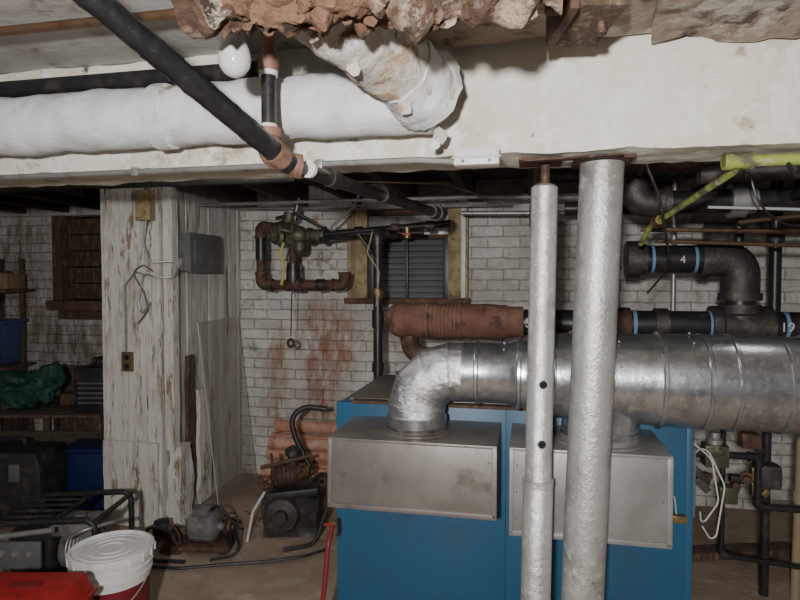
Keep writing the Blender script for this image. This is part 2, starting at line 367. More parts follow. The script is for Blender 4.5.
b = B('dark_overhead_pipe'); b.tube([(-4.5, 1.6, 2.045), (-.75, 1.6, 2.045)], .025, 'blk', 20)
b.lathe((-1.9, 1.6, 2.045), (0, 1.6, 2.045), [(0, .031), (.06, .031)], 'blk'); b.finish()

b = B('black_diagonal_pipe', 'W')
b.tube([(-.735, .83, 2.1), (-.275, 1.5, 1.737)], .0262, 'blkfoam', 22, step=.008, jit=.002, freq=50)
b.lathe((-.305, 1.456, 1.76), (-.275, 1.5, 1.737), [(0, .031), (.03, .031), (.04, .027)], 'rustelbow', 20)
b.tube([(-.275, 1.5, 1.737), (-.23, 1.6, 1.733), (.177, 2.66, 1.74)], .02, 'blk', 18)
b.lathe((-.2, 1.68, 1.735), (.177, 2.66, 1.74), [(0, .026), (.05, .026)], 'blk', 18)
b.lathe((-.06, 2.03, 1.737), (.177, 2.66, 1.74), [(0, .026), (.05, .026)], 'blk', 18)
b.lathe((.13, 2.54, 1.74), (.177, 2.66, 1.74), [(0, .029), (.06, .029), (.06, .036), (.1, .036), (.1, .029), (.14, .029)], 'cast', 18)
b.finish()
b = B('vertical_drop_pipe', 'W')
b.tube([(-.325, 1.5, 2.125), (-.325, 1.5, 1.97)], .018, 'rustelbow', 18)
b.lathe((-.325, 1.5, 2.0), (-.325, 1.5, 1.5), [(0, .026), (.035, .026)], 'rustelbow', 18)
b.lathe((-.325, 1.5, 1.965), (-.325, 1.5, 1.5), [(0, .023), (.012, .023)], 'white', 18)
b.tube([(-.325, 1.5, 1.97), (-.325, 1.5, 1.80)], .0185, 'blk', 18)
b.lathe((-.325, 1.5, 1.835), (-.325, 1.5, 1.5), [(0, .021), (.01, .021)], 'white', 18)
b.tube([(-.325, 1.5, 1.815), (-.325, 1.5, 1.755), (-.255, 1.515, 1.735)], .027, 'rustelbow', 20, .03)
b.lathe((-.325, 1.5, 1.825), (-.325, 1.5, 1.5), [(0, .031), (.022, .031)], 'rustelbow', 20)
b.lathe((-.27, 1.512, 1.737), (-.2, 1.54, 1.73), [(0, .031), (.022, .031)], 'rustelbow', 20)
b.lathe((-.236, 1.545, 1.734), (-.1, 1.9, 1.735), [(0, .022), (.012, .022)], 'white', 18)
b.finish()
b = B('light_bulb', 'W')
x, y = -.347, 1.275
b.lathe((x, y, 2.125), (x, y, 0), [(0, .05), (.02, .045), (.03, .024), (.12, .022), (.13, .02)], 'black', 24)
b.lathe((x, y, 1.997), (x, y, 0), [(0, .0135), (.025, .0135)], 'grey2', 20)
b.lathe((x, y, 1.977), (x, y, 0), [(0, .0125), (.01, .015), (.025, .023), (.045, .0315), (.063, .0345), (.08, .031), (.093, .022), (.1, .011), (.102, .001)], 'bulb', 28)
b.finish()
b = B('beam_conduit'); b.tube([(-4.5, 1.66, 1.785), (-.3, 1.66, 1.785), (-.19, 1.66, 1.775)], .009, 'grey2', 10)
for uu in (-2.0, -1.2, -.6): b.box(uu, uu+.02, 1.65, 1.672, 1.772, 1.798, 'grey2', .002)
b.finish()
b = B('junction_box'); b.box(-.195, -.075, 1.6, 1.664, 1.755, 1.8, 'white', .004); b.box(-.2, -.07, 1.595, 1.665, 1.772, 1.777, 'wire', .002)
for uu in (-.17, -.1): b.lathe((uu, 1.601, 1.765), (uu, 1.5, 1.765), [(0, .005), (.003, .005)], 'grey', 10)
b.finish()
b = B('low_conduit'); b.tube([(-.4, 3.7, 1.86), (.6, 3.7, 1.84)], .014, 'grey2'); b.finish()

# ------------------------------------------------------------------ support posts
b = B('steel_support_post', 'W')
b.tube([(.513, 1.72, 0), (.575, 1.72, 1.785)], .0605, 'silver', 40)
b.obox((.575, 1.72, 1.786), (.16, .16, .01), 'rust', rot=(0, 0, TH)); b.obox((.513, 1.72, .006), (.14, .14, .012), 'rust')
b.finish()
b = B('telescoping_jack_post', 'W')
p0 = Vector((.388, 1.72, 0)); p1 = Vector((.412, 1.72, 1.714)); d = (p1-p0).normalized()
L = (p1-p0).length
b.lathe(p0, p1, [(0, .043), (.86, .043), (.868, .038), (L, .0375)], 'silver', 32)
b.lathe(p0+d*.855, p1, [(0, .0445), (.02, .0445)], 'silver', 32)
b.tube([p1-d*.02, (.414, 1.72, 1.785)], .013, 'rust', 14)
b.lathe(p1-d*.002, p1+d, [(0, .0375), (.008, .03), (.012, .02)], 'silver', 32)
for z in (1.155, .985):
    c = p0+d*z
    b.lathe(c+Vector((0, -.030, 0)), c+Vector((0, -1, 0)), [(0, .012), (.0082, .012)], 'dark', 18)
    b.torus(c+Vector((0, -.037, 0)), (0, 1, 0), .0125, .0018, 'silver', 18, 6)
b.obox((.40, 1.72, 1.786), (.12, .12, .008), 'rust', rot=(0, 0, TH)); b.obox((.388, 1.72, .006), (.1, .12, .012), 'rust')
b.finish()
b = B('bent_shim_plate', 'W'); b.obox((.46, 1.62, 1.776), (.26, .05, .005), 'rust', rot=(.05, -.03, TH)); b.finish()

# ------------------------------------------------------------------ boiler (one wide jacket, two draft hoods)
b = B('blue_boiler')
f, k, zt = 2.27, 2.98, .964
u0, u1 = -.734, .572
b.box(u0, u1, f, k, .06, zt, 'blue', .008)
b.box(u0+.02, u1-.02, f+.03, k-.02, 0, .07, 'grey', .003)
b.box(u0+.03, u1-.03, f+.05, k-.05, zt-.002, zt+.012, 'hood', .004)
b.box(u0-.004, -.0755, f-.012, f+.002, .08, zt+.004, 'blue', .0015); b.box(-.0745, u1+.004, f-.012, f+.002, .08, zt+.004, 'blue', .0015)
b.box(u0+.06, u1-.1, f-.02, f+.03, zt+.002, zt+.014, 'rust', .003)
b.box(u1-.02, u1+.004, f-.014, k, .08, zt+.003, 'blue', .004)
def hood(hu0, hu1, z0, cx, hm, cr):
    hz = .912
    b.box(hu0, hu1, 1.925, f+.01, z0, hz, hm, .005)
    b.box(hu0-.004, hu1+.004, 1.921, f+.01, hz-.004, hz+.006, hm, .002)
    b.box(hu0-.003, hu1+.003, 1.919, 1.932, z0-.004, z0+.012, hm, .002)
    b.box(hu1-.012, hu1+.004, 1.919, f, z0, hz, hm, .002); b.box(hu0-.004, hu0+.01, 1.919, f, z0, hz, hm, .002)
    for zz in (z0+.05, (z0+hz)/2, hz-.05):
        for uu in (hu0+.02, hu1-.022):
            b.lathe((uu, 1.927, zz), (uu, 0, zz), [(0, .0035), (.004, .003)], 'grey', 8)
    b.lathe((cx, 2.08, hz), (cx, 2.08, 2), [(0, cr+.016), (.012, cr+.016), (.014, cr), (.03, cr)], hm, 36)
hood(-.656, -.096, .683, -.381, 'hood', .106)
hood(-.049, .43, .64, .238, 'hood2', .128)
b.box(u1, u1+.02, f+.02, f+.16, .6, .85, 'grey', .003); b.box(u1-.07, u1-.02, f-.045, f-.012, .6, .625, 'brass', .004)
b.finish()

b = B('flue_duct')
v, z1 = 2.08, 1.133
cu, er = -.381, .125
arc = [(cu, v, .93), (cu, v, z1-er)]
for k in range(1, 4):
    a = math.pi/2*k/3; arc.append((cu+er*(1-math.cos(a)), v, z1-er+er*math.sin(a)))
arc.append((cu+.21, v, z1))
b.tube(arc, .1, 'foil', 40)
for i in range(1, len(arc)-1):
    p = Vector(arc[i]); t = (Vector(arc[i+1])-Vector(arc[i-1])).normalized()
    b.torus(p, t, .1015 if i not in (2, 3) else .104, .0035, 'foil', 40, 8)
b.lathe((cu, v, .93), (cu, v, 2), [(0, .106), (.045, .106), (.047, .1)], 'gal', 36)
s0 = cu+.165
def bead(s, r, h=.005): return [(s-.008, r), (s-.004, r+h), (s+.004, r+h), (s+.008, r)]
prof = [(0, .103)]+bead(.05, .104)+[(.16, .106), (.17, .112)]+bead(.19, .116, .008)+[(.21, .115), (.28, .135)]+bead(.3, .138)+[(.34, .143)]+bead(.36, .146)+[(.6, .146)]+bead(.63, .148, .009)+[(.66, .148), (.70, .15)]+bead(.76, .15, .004)+bead(.84, .15, .006)+bead(.98, .15, .004)+bead(1.06, .15, .009)+[(1.3, .152)]+bead(1.5, .152)+[(2.3, .152)]
b.lathe((s0, v, z1), (s0+2, v, z1-.02), prof, 'gal', 56)
bu = .238
b.lathe((bu, v, .93), (bu, v, 2), [(0, .127), (.025, .127), (.027, .122), (.04, .124), (.045, .122), (.1, .122), (.2, .14)], 'gal', 40, cap=(False, False))
for ss in (.14, .5, .72, 1.2):
    for a in (200, 235, 260):
        t = math.radians(a); r = .15 if ss > .3 else .105
        b.sphere((s0+ss, v+r*math.cos(t), z1+r*math.sin(t)*-1), .004, 'grey2', n=5)
b.finish()

# ------------------------------------------------------------------ pipes behind boilers
b = B('rust_lagged_header_pipe')
b.tube([(-.66, 3.1, 1.238), (-.1, 3.1, 1.238)], .088, 'rustwrap', 32, jit=.008, step=.02)
b.sphere((-.655, 3.1, 1.238), .092, 'rustwrap', jit=.012)
b.tube([(-.62, 3.12, 1.2), (-.6, 3.13, 1.05), (-.45, 3.14, 1.04)], .05, 'rust', 20, .08)
b.lathe((-.11, 3.1, 1.238), (2, 3.1, 1.238), [(0, .078), (.09, .078)], 'rustwrap', 28)
for uu in (-.35, -.52):
    b.lathe((uu, 3.1, 1.238), (2, 3.1, 1.238), [(0, .09), (.004, .095), (.02, .095), (.024, .09)], 'rustwrap', 28, jit=.006)
for i in range(9):
    uu = -.5+.02*i; b.torus((uu, 3.1, 1.238), (1, 0, 0), .0905, .0018, 'wood', 28, 5)
b.finish()
b = B('black_header_pipe')
b.tube([(-.018, 3.1, 1.236), (2.2, 3.1, 1.236)], .066, 'blk', 32)
for uu in (.02, .27, .5, .84, 1.16):
    b.lathe((uu, 3.1, 1.236), (3, 3.1, 1.236), [(0, .068), (.016, .068)], 'tapeblue', 32)
b.lathe((.36, 3.1, 1.236), (3, 3.1, 1.236), [(0, .078), (.02, .08), (.11, .08), (.13, .078)], 'rust', 32)
b.lathe((.6, 3.1, 1.236), (3, 3.1, 1.236), [(0, .078), (.06, .078)], 'cast', 32)
b.tube([(.5, 3.1, 1.55), (.98, 3.1, 1.55), (.98, 3.1, 1.236)], .066, 'blk', 30, .1)
b.tube([(.82, 3.1, 1.55), (.98, 3.1, 1.55), (.98, 3.1, 1.39)], .083, 'cast', 30, .1, 9)
b.lathe((.8, 3.1, 1.55), (2, 3.1, 1.55), [(0, .094), (.035, .094)], 'cast', 30)
b.lathe((.98, 3.1, 1.39), (.98, 3.1, 0), [(0, .094), (.035, .094)], 'cast', 30)
b.lathe((.98, 3.1, 1.37), (.98, 3.1, 0), [(-.02, .07), (0, .068), (.012, .07)], 'tapeblue', 30)
b.lathe((.98, 3.1, 1.335), (.98, 3.1, 0), [(0, .092), (.04, .092), (.05, .08), (.1, .08)], 'cast', 30)
b.lathe((.85, 3.1, 1.236), (2, 3.1, 1.236), [(0, .092), (.04, .092), (.05, .084), (.21, .084), (.22, .092), (.26, .092)], 'cast', 30)
b.lathe((.5, 3.1, 1.55), (2, 3.1, 1.55), [(-.03, .09), (.03, .09), (.03, .075), (.06, .075)], 'cast', 30)
for uu in (.58, .77):
    b.lathe((uu, 3.1, 1.55), (3, 3.1, 1.55), [(0, .068), (.013, .068)], 'tapeblue', 30)
RX = Matrix.Rotation(math.radians(90), 4, 'X')
b.text('S4S', .07, 'chalk', Matrix.Translation((-.01, 3.033, 1.215)) @ RX)
b.text('19', .06, 'chalk', Matrix.Translation((1.13, 3.033, 1.215)) @ RX); b.text('4', .05, 'chalk', Matrix.Translation((.7, 3.033, 1.53)) @ RX)
b.finish()

b = B('overhead_heating_pipes')
b.pipe([(.45, 2.75, 1.97), (.45, 2.75, 1.78), (1.2, 2.75, 1.78)], .05, 'blk', .08, 'cast')
b.lathe((.82, 2.75, 1.78), (2, 2.75, 1.78), [(0, .07), (.06, .07), (.06, .055), (.1, .055)], 'grey2', 24)
b.pipe([(1.2, 2.75, 1.78), (2.2, 2.75, 1.78)], .04, 'cast', .08)
b.pipe([(.2, 3.5, 1.85), (2.2, 3.5, 1.85)], .04, 'blk', .05)
b.pipe([(.9, 3.4, 1.72), (2.2, 3.4, 1.72)], .028, 'blk', .05)
b.pipe([(.35, 2.5, 1.98), (.35, 2.5, 1.90), (1.9, 2.5, 1.90)], .03, 'rust', .05, 'rust')
b.pipe([(1.05, 2.5, 1.8), (1.05, 3.35, 1.75), (1.05, 3.35, 1.3)], .022, 'blk', .05, 'blk')
b.pipe([(1.2, 3.3, 1.98), (1.2, 3.3, 1.0)], .028, 'blk', .05)
b.lathe((1.2, 3.3, 1.7), (1.2, 3.3, 0), [(0, .04), (.06, .04)], 'cast', 20)
b.pipe([(1.3, 2.85, 1.98), (1.3, 2.85, 1.3)], .035, 'cast', .05)
b.lathe((1.3, 2.85, 1.6), (1.3, 2.85, 0), [(0, .05), (.05, .05)], 'cast', 20)
b.pipe([(.05, 2.55, 1.98), (.05, 2.55, 1.45), (.05, 2.95, 1.42)], .03, 'rust', .05, 'rust')
b.lathe((.05, 2.55, 1.76), (.05, 2.55, 0), [(0, .045), (.09, .045)], 'cast', 20)
b.pipe([(.6, 2.35, 1.83), (2.1, 2.35, 1.86)], .035, 'cast', .05); b.lathe((1.3, 2.35, 1.845), (3, 2.35, 1.86), [(0, .05), (.08, .05)], 'rust', 20)
b.pipe([(1.0, 2.2, 1.9), (1.5, 2.6, 1.7), (2.1, 2.6, 1.68)], .028, 'blk', .05, 'blk')
b.pipe([(.1, 2.9, 1.93), (.9, 2.9, 1.93), (.9, 3.6, 1.93)], .03, 'cast', .05, 'cast')
b.finish()
b = B('sagging_insulation')
b.sphere((1.1, 2.12, 1.925), .09, 'dirty', (2.2, .5, .3), n=20, jit=.03, freq=9); b.finish()
b = B('copper_water_lines')
b.tube([(.5, 2.9, 1.68), (1.0, 2.85, 1.66), (2.1, 2.8, 1.62)], .011, 'copper', 10)
b.tube([(.55, 2.8, 1.62), (1.3, 2.8, 1.585), (2.1, 2.8, 1.6)], .009, 'copper', 10)
b.tube([(.7, 2.6, 1.74), (1.5, 2.6, 1.70), (2.1, 2.6, 1.72)], .006, 'wire', 10)
b.tube([(.75, 2.4, 1.66), (1.1, 2.5, 1.7), (1.4, 2.5, 1.63), (2.0, 2.5, 1.66)], .007, 'copper', 8, .1)
b.finish()
b = B('white_riser_pipe'); b.tube([(.72, 3.25, 1.98), (.72, 3.25, 1.05)], .012, 'grey2', 12); b.lathe((.72, 3.25, 1.56), (.72, 3.2, 0), [(0, .02), (.03, .02)], 'grey2', 12); b.finish()
b = B('yellow_green_valve_pipe', 'W')
b.tube([(1.35, 1.5, 1.762), (.885, 1.585, 1.762)], .0155, 'ygreen', 16)
b.lathe((.92, 1.578, 1.762), (.8, 1.6, 1.762), [(0, .023), (.02, .023), (.02, .02), (.05, .02), (.05, .023), (.07, .023)], 'ygreen', 18)
b.lathe((1.06, 1.553, 1.762), (.8, 1.6, 1.762), [(0, .022), (.02, .022)], 'ygreen', 18)
b.tube([(.89, 1.585, 1.76), (.90, 1.62, 1.745), (1.0, 2.4, 1.665), (1.0, 2.5, 1.60)], .011, 'ygreen', 12)
b.lathe((.985, 2.28, 1.678), (1.0, 2.4, 1.665), [(0, .018), (.04, .018), (.05, .024), (.07, .018)], 'brass', 12)
b.tube([(1.0, 1.56, 1.755), (1.0, 1.53, 1.715), (1.1, 1.52, 1.70)], .006, 'blk', 8)
b.finish()
b = B('hanging_wires')
for (pts) in ([(.72, 2.3, 1.95), (.78, 2.3, 1.7), (.92, 2.35, 1.62), (1.1, 2.4, 1.72), (1.35, 2.4, 1.8)], [(.8, 2.2, 1.95), (.95, 2.2, 1.66), (1.2, 2.2, 1.62), (1.5, 2.2, 1.75)],
              [(.3, 2.0, 1.95), (.42, 2.1, 1.72), (.5, 2.3, 1.5), (.46, 2.5, 1.4)]):
    b.tube(pts, .004, 'blk', 6, .15, 6)
b.finish()

# ------------------------------------------------------------------ windows
b = B('window_1')
b.box(-1.23, -.408, 4.24, 4.27, 1.31, 1.96, 'dark', 0)
b.box(-1.245, -1.10, 4.06, 4.24, 1.3, 1.965, 'osb', .004); b.box(-.53, -.395, 4.06, 4.24, 1.3, 1.965, 'osb', .004)
b.box(-1.10, -.53, 4.09, 4.24, 1.90, 1.965, 'brownwd', .004); b.box(-1.26, -.38, 4.03, 4.2, 1.285, 1.325, 'brownwd', .006)
b.box(-1.10, -.53, 4.12, 4.16, 1.75, 1.90, 'grey2', .004); b.box(-1.1, -.53, 4.10, 4.14, 1.735, 1.765, 'brownwd', .004)
b.box(-1.10, -1.06, 4.09, 4.18, 1.325, 1.74, 'louverdk', .003); b.box(-.57, -.53, 4.09, 4.18, 1.325, 1.74, 'louverdk', .003)
b.box(-.83, -.815, 4.09, 4.18, 1.325, 1.74, 'louverdk', .003)
for k in range(10):
    b.obox((-.815, 4.14, 1.345+k*.041), (.49, .05, .004), 'louver', rot=(.8, 0, 0), bev=.001)
b.box(-1.215, -1.185, 4.05, 4.07, 1.33, 1.93, 'wood', .003); b.box(-.44, -.41, 4.045, 4.07, 1.33, 1.95, 'white', .003)
b.finish()
b = B('window_2')
b.box(-3.66, -3.0, 4.25, 4.28, 1.29, 1.96, 'dark', 0)
for k in range(5): b.obox((-3.33, 4.21, 1.36+k*.13), (.64, .03, .12), 'rot', rot=(.08*random.uniform(-1, 1), 0, .02), bev=.004)
b.box(-3.7, -3.62, 4.10, 4.25, 1.29, 1.96, 'rot'); b.box(-3.04, -2.96, 4.10, 4.25, 1.29, 1.96, 'rot'); b.box(-3.7, -2.9, 4.02, 4.24, 1.215, 1.29, 'brownwd', .008); b.box(-3.64, -2.95, 4.08, 4.13, 1.14, 1.215, 'rot', .008)
b.finish()

# ------------------------------------------------------------------ clad column
b = B('clad_wooden_column')
b.box(-2.43, -2.11, 3.13, 3.42, 0, 2.12, 'rot', 0)
for (a, c) in ((-2.44, -2.30), (-2.297, -2.18), (-2.177, -2.085)):
    lumpy_box(b, a, c, 3.11, 3.13, .02, 2.12, 'peel', .003, .05)
lumpy_box(b, -2.46, -2.44, 3.10, 3.42, .02, 2.12, 'peel', .003, .05)
lumpy_box(b, -2.10, -2.075, 3.095, 3.12, .55, 2.12, 'peel', .003, .05)
lumpy_box(b, -2.46, -2.1, 3.09, 3.11, 0, .5, 'peel', .005, .04)
b.finish()
b = B('corner_post'); lumpy_box(b, -2.08, -2.02, 3.14, 3.2, .45, 2.12, 'peel', .004, .04); lumpy_box(b, -2.07, -1.99, 3.15, 3.28, 0, .46, 'peel', .02, .03); b.finish()
b = B('rotted_gap_and_board'); lumpy_box(b, -2.07, -2.05, 3.34, 3.42, .3, .98, 'rot', .008, .03); lumpy_box(b, -2.07, -2.045, 3.46, 3.6, .02, .75, 'peel', .01, .03); b.finish()  # gap in rotted wood painted as a dark strip; peeling board beside it
b = B('wall_outlet'); b.box(-2.325, -2.255, 3.085, 3.105, .915, 1.03, 'brass', .004)
for zz in (.945, .998): b.lathe((-2.29, 3.086, zz), (-2.29, 0, zz), [(0, .016), (.004, .015)], 'dark', 16)
b.finish()
b = B('electric_disconnect_box')
b.box(-2.084, -1.97, 3.24, 3.60, 1.5, 1.73, 'grey', .006); b.box(-1.972, -1.962, 3.235, 3.605, 1.495, 1.735, 'grey', .004)
b.box(-1.965, -1.955, 3.28, 3.48, 1.54, 1.69, 'grey', .003); b.box(-2.05, -2.0, 3.205, 3.24, 1.51, 1.58, 'grey2', .003)
b.tube([(-2.0, 3.2, 1.54), (-2.0, 3.12, 1.46), (-2.1, 3.07, 1.47), (-2.16, 3.07, 1.49), (-2.2, 3.075, 1.32), (-2.18, 3.075, 1.24), (-2.12, 3.07, 1.32)], .006, 'grey2', 8, .04)
b.tube([(-2.1, 3.07, 1.5), (-2.16, 3.07, 1.54), (-2.24, 3.075, 1.5), (-2.16, 3.07, 1.38), (-2.13, 3.07, 1.28), (-2.2, 3.07, 1.2)], .0045, 'grey', 8, .04)
b.tube([(-2.16, 3.08, 1.48), (-2.22, 3.08, 1.5), (-2.29, 3.08, 1.42), (-2.29, 3.08, 1.03)], .005, 'grey2', 8, .03)
b.finish()
b = B('switch_box'); b.box(-2.18, -2.09, 3.03, 3.09, 1.79, 1.96, 'osb', .005)
b.tube([(-2.13, 3.06, 1.8), (-2.15, 3.06, 1.66), (-2.11, 3.06, 1.55), (-2.0, 3.12, 1.56)], .007, 'grey2', 8, .04)
b.tube([(-2.11, 3.06, 2.1), (-2.11, 3.06, 1.95)], .009, 'grey2', 8); b.finish()
b = B('glass_sheet')
gr = (0, -.11, .06)
G = Matrix.Translation((-1.94, 3.64, .61)) @ Euler(gr).to_matrix().to_4x4()
b.obox((-1.94, 3.64, .61), (.006, .58, 1.16), 'glass', rot=gr, bev=.001)
for (y0, z0, y1, z1_) in ((-.29, -.58, -.29, .58), (.29, -.58, .29, .58), (-.29, .58, .29, .58)):
    b.tube([G @ Vector((0, y0, z0)), G @ Vector((0, y1, z1_))], .003, 'glassedge', 6)
b.finish()
b = B('rear_conduits'); b.tube([(-2.05, 3.5, 1.93), (-.3, 3.5, 1.93), (.3, 3.5, 1.91)], .011, 'grey2', 10); b.tube([(-2.05, 3.9, 1.96), (-1.3, 3.9, 1.93), (-.1, 3.9, 1.93)], .009, 'grey2', 10)
b.tube([(-1.4, 2.4, 1.95), (-.9, 2.6, 1.9), (-.4, 3.0, 1.93), (-.2, 3.4, 1.9)], .0035, 'cord', 8, .2)
b.tube([(-4.4, 2.5, 1.9), (-1, 2.5, 1.9)], .02, 'blk', 10); b.tube([(-4.4, 2.1, 1.86), (-1.3, 2.1, 1.86), (-.9, 2.3, 1.9)], .012, 'grey2', 10); b.finish()

# ------------------------------------------------------------------ gas regulator and pipework
b = B('gas_regulator_piping')
v = 3.6
b.pipe([(-1.45, v, 1.74), (-1.68, v, 1.80), (-1.68, v, 1.42), (-1.12, v, 1.42), (-1.12, v, 1.50)], .029, 'rust', .05, 'rust')
b.lathe((-1.68, v, 1.78), (-1.68, v, 1), [(0, .034), (.2, .034)], 'blk', 18)
b.pipe([(-1.46, v, 1.7), (-1.46, v, 1.42)], .026, 'rust', .05)
b.lathe((-1.46, v, 1.56), (-1.46, v, 1), [(0, .04), (.05, .045), (.12, .045), (.18, .036)], 'blk', 18)
b.lathe((-1.5, v, 1.42), (-1, v, 1.42), [(0, .042), (.1, .042)], 'rust', 18)
b.lathe((-1.3, v, 1.42), (-1, v, 1.42), [(0, .038), (.05, .038)], 'blk', 18)
b.sphere((-1.44, v-.02, 1.73), .075, 'bronzeg', (1.3, .9, .85), jit=.01)
b.lathe((-1.5, v-.02, 1.75), (-1.44, v-.04, 2.0), [(0, .09), (.015, .105), (.03, .105), (.045, .085), (.07, .04), (.13, .032)], 'bronzeg', 28)
for k in range(8):
    a = k*math.pi/4; b.lathe((-1.5+.097*math.cos(a), v-.02+.097*math.sin(a), 1.745), (-1.48+.097*math.cos(a), v-.03+.097*math.sin(a), 2), [(0, .009), (.045, .009)], 'rust', 8)
b.lathe((-1.36, v, 1.73), (-1, v, 1.74), [(0, .05), (.03, .05), (.03, .038), (.1, .038), (.1, .055), (.12, .055)], 'bronzeg', 24)
b.lathe((-1.52, v-.05, 1.72), (-1.56, v-.3, 1.71), [(0, .05), (.05, .05), (.06, .03), (.08, .028)], 'bronzeg', 20)
b.lathe((-1.4, v-.04, 1.68), (-1.4, v-.06, 1.4), [(0, .045), (.05, .04), (.07, .02)], 'bronzeg', 20)
b.tube([(-1.56, v-.03, 1.84), (-1.42, v-.04, 1.87), (-1.3, v, 1.80)], .012, 'blk', 10, .05)
b.pipe([(-1.26, v, 1.735), (-.75, v, 1.77), (-.45, v, 1.79)], .022, 'blk', .05)
b.pipe([(-1.26, v-.05, 1.70), (-1.0, v-.1, 1.73), (-.6, v-.1, 1.73)], .014, 'blk', .05)
for uu, m in ((-1.05, 'blk'), (-.82, 'rust'), (-.6, 'cast')):
    b.lathe((uu, v, 1.75+(uu+1.05)*.06), (uu+1, v, 1.81), [(0, .032), (.05, .032)], m, 16)
b.tube([(-1.0, v-.1, 1.73), (-.92, v-.1, 1.62)], .014, 'blk', 10)
b.obox((-.7, v-.13, 1.72), (.05, .015, .015), 'red'); b.lathe((-.7, v-.1, 1.76), (-.7, v-.1, 0), [(0, .02), (.06, .02)], 'brass', 12)
b.tube([(-1.2, v, 1.74), (-1.2, v-.02, 1.78), (-1.05, v-.02, 1.9), (-1.02, v-.02, 1.97)], .008, 'grey2', 8, .03)
b.tube([(-1.45, v, 1.83), (-1.42, v, 1.97)], .016, 'blk', 8)
b.finish()
b = B('pull_chain')
b.tube([(-1.47, 3.47, 1.68), (-1.49, 3.46, 1.6), (-1.46, 3.46, 1.54), (-1.48, 3.46, 1.42)], .009, 'yellow', 8, .03)
b.tube([(-1.42, 3.48, 1.42), (-1.43, 3.48, 1.1)], .004, 'rust', 6); b.torus((-1.43, 3.48, 1.06), (.3, 1, 0), .022, .01, 'rust')
b.finish()
b = B('black_gas_drop_pipe')
u, v = -.83, 3.3
b.pipe([(u+.05, v+.2, 1.72), (u, v, 1.72), (u, v, .5)], .026, 'blk', .05, 'blk')
b.lathe((u, v, 1.4), (u, v, 0), [(0, .03), (.025, .034), (.05, .03)], 'brass', 16)
b.lathe((u, v, 1.28), (u, v, 0), [(0, .034), (.1, .034)], 'blk', 16); b.lathe((u, v, .98), (u, v, 0), [(0, .034), (.05, .034)], 'blk', 16)
b.tube([(u-.02, v-.04, 1.72), (u-.05, v-.05, 1.6), (u+.02, v-.04, 1.5), (u, v-.04, 1.3)], .004, 'cord', 6, .05)
b.finish()

# ------------------------------------------------------------------ clutter : back centre
b = B('stacked_clay_pipes')
for row, cnt in ((0, 3), (1, 3), (2, 2), (3, 2), (4, 1)):
    for j in range(cnt):
        vv = 4.04-j*.1-(row % 2)*.03; zz = .05+row*.086
        off = random.uniform(-.04, .05)
        b.lathe((-1.80+off, vv, zz), (0, vv+.01, zz+.004), [(0, .047), (.03, .047), (.032, .042), (.74, .042), (.75, .05), (.82, .05)], 'orange', 20)
b.finish()
b = B('black_utility_pump', 'W')
# squat black housing with a volute, motor on top and suction hose
lumpy_box(b, -.78, -.46, 3.34, 3.56, 0.0, .22, 'black', .018, .03)
b.obox((-.62, 3.45, .235), (.3, .2, .05), 'black', rot=(0, -.08, .1), bev=.02)
b.lathe((-.66, 3.33, .14), (-.66, 3.0, .14), [(0, .09), (.02, .1), (.04, .09), (.05, .04), (.08, .035)], 'cast', 28)
b.lathe((-.74, 3.42, .32), (-.5, 3.45, .34), [(0, .04), (.01, .06), (.14, .062), (.15, .05), (.18, .045), (.2, .02), (.24, .018)], 'rust', 24)
for k in range(6): b.torus((-.72+.022*k, 3.4225+.0028*k, .3217+.0018*k), (.24, .03, .02), .062, .004, 'cast', 24, 6)
b.lathe((-.62, 3.44, .38), (-.62, 3.44, 1), [(0, .03), (.05, .03), (.06, .045), (.09, .045), (.11, .02)], 'cast', 20)
b.tube([(-.52, 3.5, .33), (-.62, 3.55, .5), (-.66, 3.58, .62), (-.58, 3.6, .69), (-.44, 3.6, .67)], .016, 'black', 12, .12)
b.tube([(-.5, 3.4, .3), (-.42, 3.36, .38), (-.4, 3.3, .2), (-.46, 3.22, .014), (-.62, 3.15, .014)], .012, 'black', 10, .08)
b.tube([(-.76, 3.34, .26), (-.82, 3.3, .16), (-.84, 3.25, .012)], .008, 'wire', 8, .05)
b.wheel((-.75, 3.3, .32), (.3, 1, .2), .045, 'rust')
b.tube([(-.78, 3.32, .4), (-.5, 3.36, .46)], .01, 'rust', 8); b.tube([(-.7, 3.34, .3), (-.72, 3.32, .48)], .008, 'rust', 8)
for i in range(7):
    b.obox((random.uniform(-.74, -.5), 3.4+random.uniform(-.05, .05), .27+random.uniform(0, .1)), (random.uniform(.02, .05), random.uniform(.02, .06), .025), random.choice(['black', 'rust', 'cast', 'brass']), rot=(random.random()*3, random.random()*3, random.random()*3))
b.finish()
b = B('old_electric_motor', 'W')
b.box(-1.26, -.9, 3.1, 3.3, .02, .05, 'rust'); b.box(-1.2, -1.16, 3.12, 3.28, 0, .03, 'rust'); b.box(-.96, -.92, 3.12, 3.28, 0, .03, 'rust')
b.lathe((-1.14, 3.2, .13), (-.9, 3.17, .13), [(0, .035), (.01, .06), (.025, .075), (.15, .075), (.165, .06), (.175, .03), (.2, .012), (.25, .012)], 'motor', 28)
for k in range(10):
    a = k*math.pi/5; b.tube([(-1.11, 3.197+.076*math.cos(a), .13+.076*math.sin(a)), (-1.0, 3.183+.076*math.cos(a), .13+.076*math.sin(a))], .004, 'motor', 6)
b.obox((-1.06, 3.17, .215), (.09, .06, .04), 'motor', rot=(.2, 0, -.12), bev=.008)
b.lathe((-.93, 3.174, .13), (-.8, 3.16, .13), [(0, .045), (.008, .05), (.012, .036), (.022, .036), (.026, .05), (.034, .045)], 'rust', 24)
b.wheel((-1.2, 3.11, .1), (.6, 1, .1), .065, 'rust', .02)
b.lathe((-1.26, 3.22, .1), (-1.34, 3.2, .1), [(0, .05), (.03, .06), (.07, .05), (.08, .02)], 'black', 22)
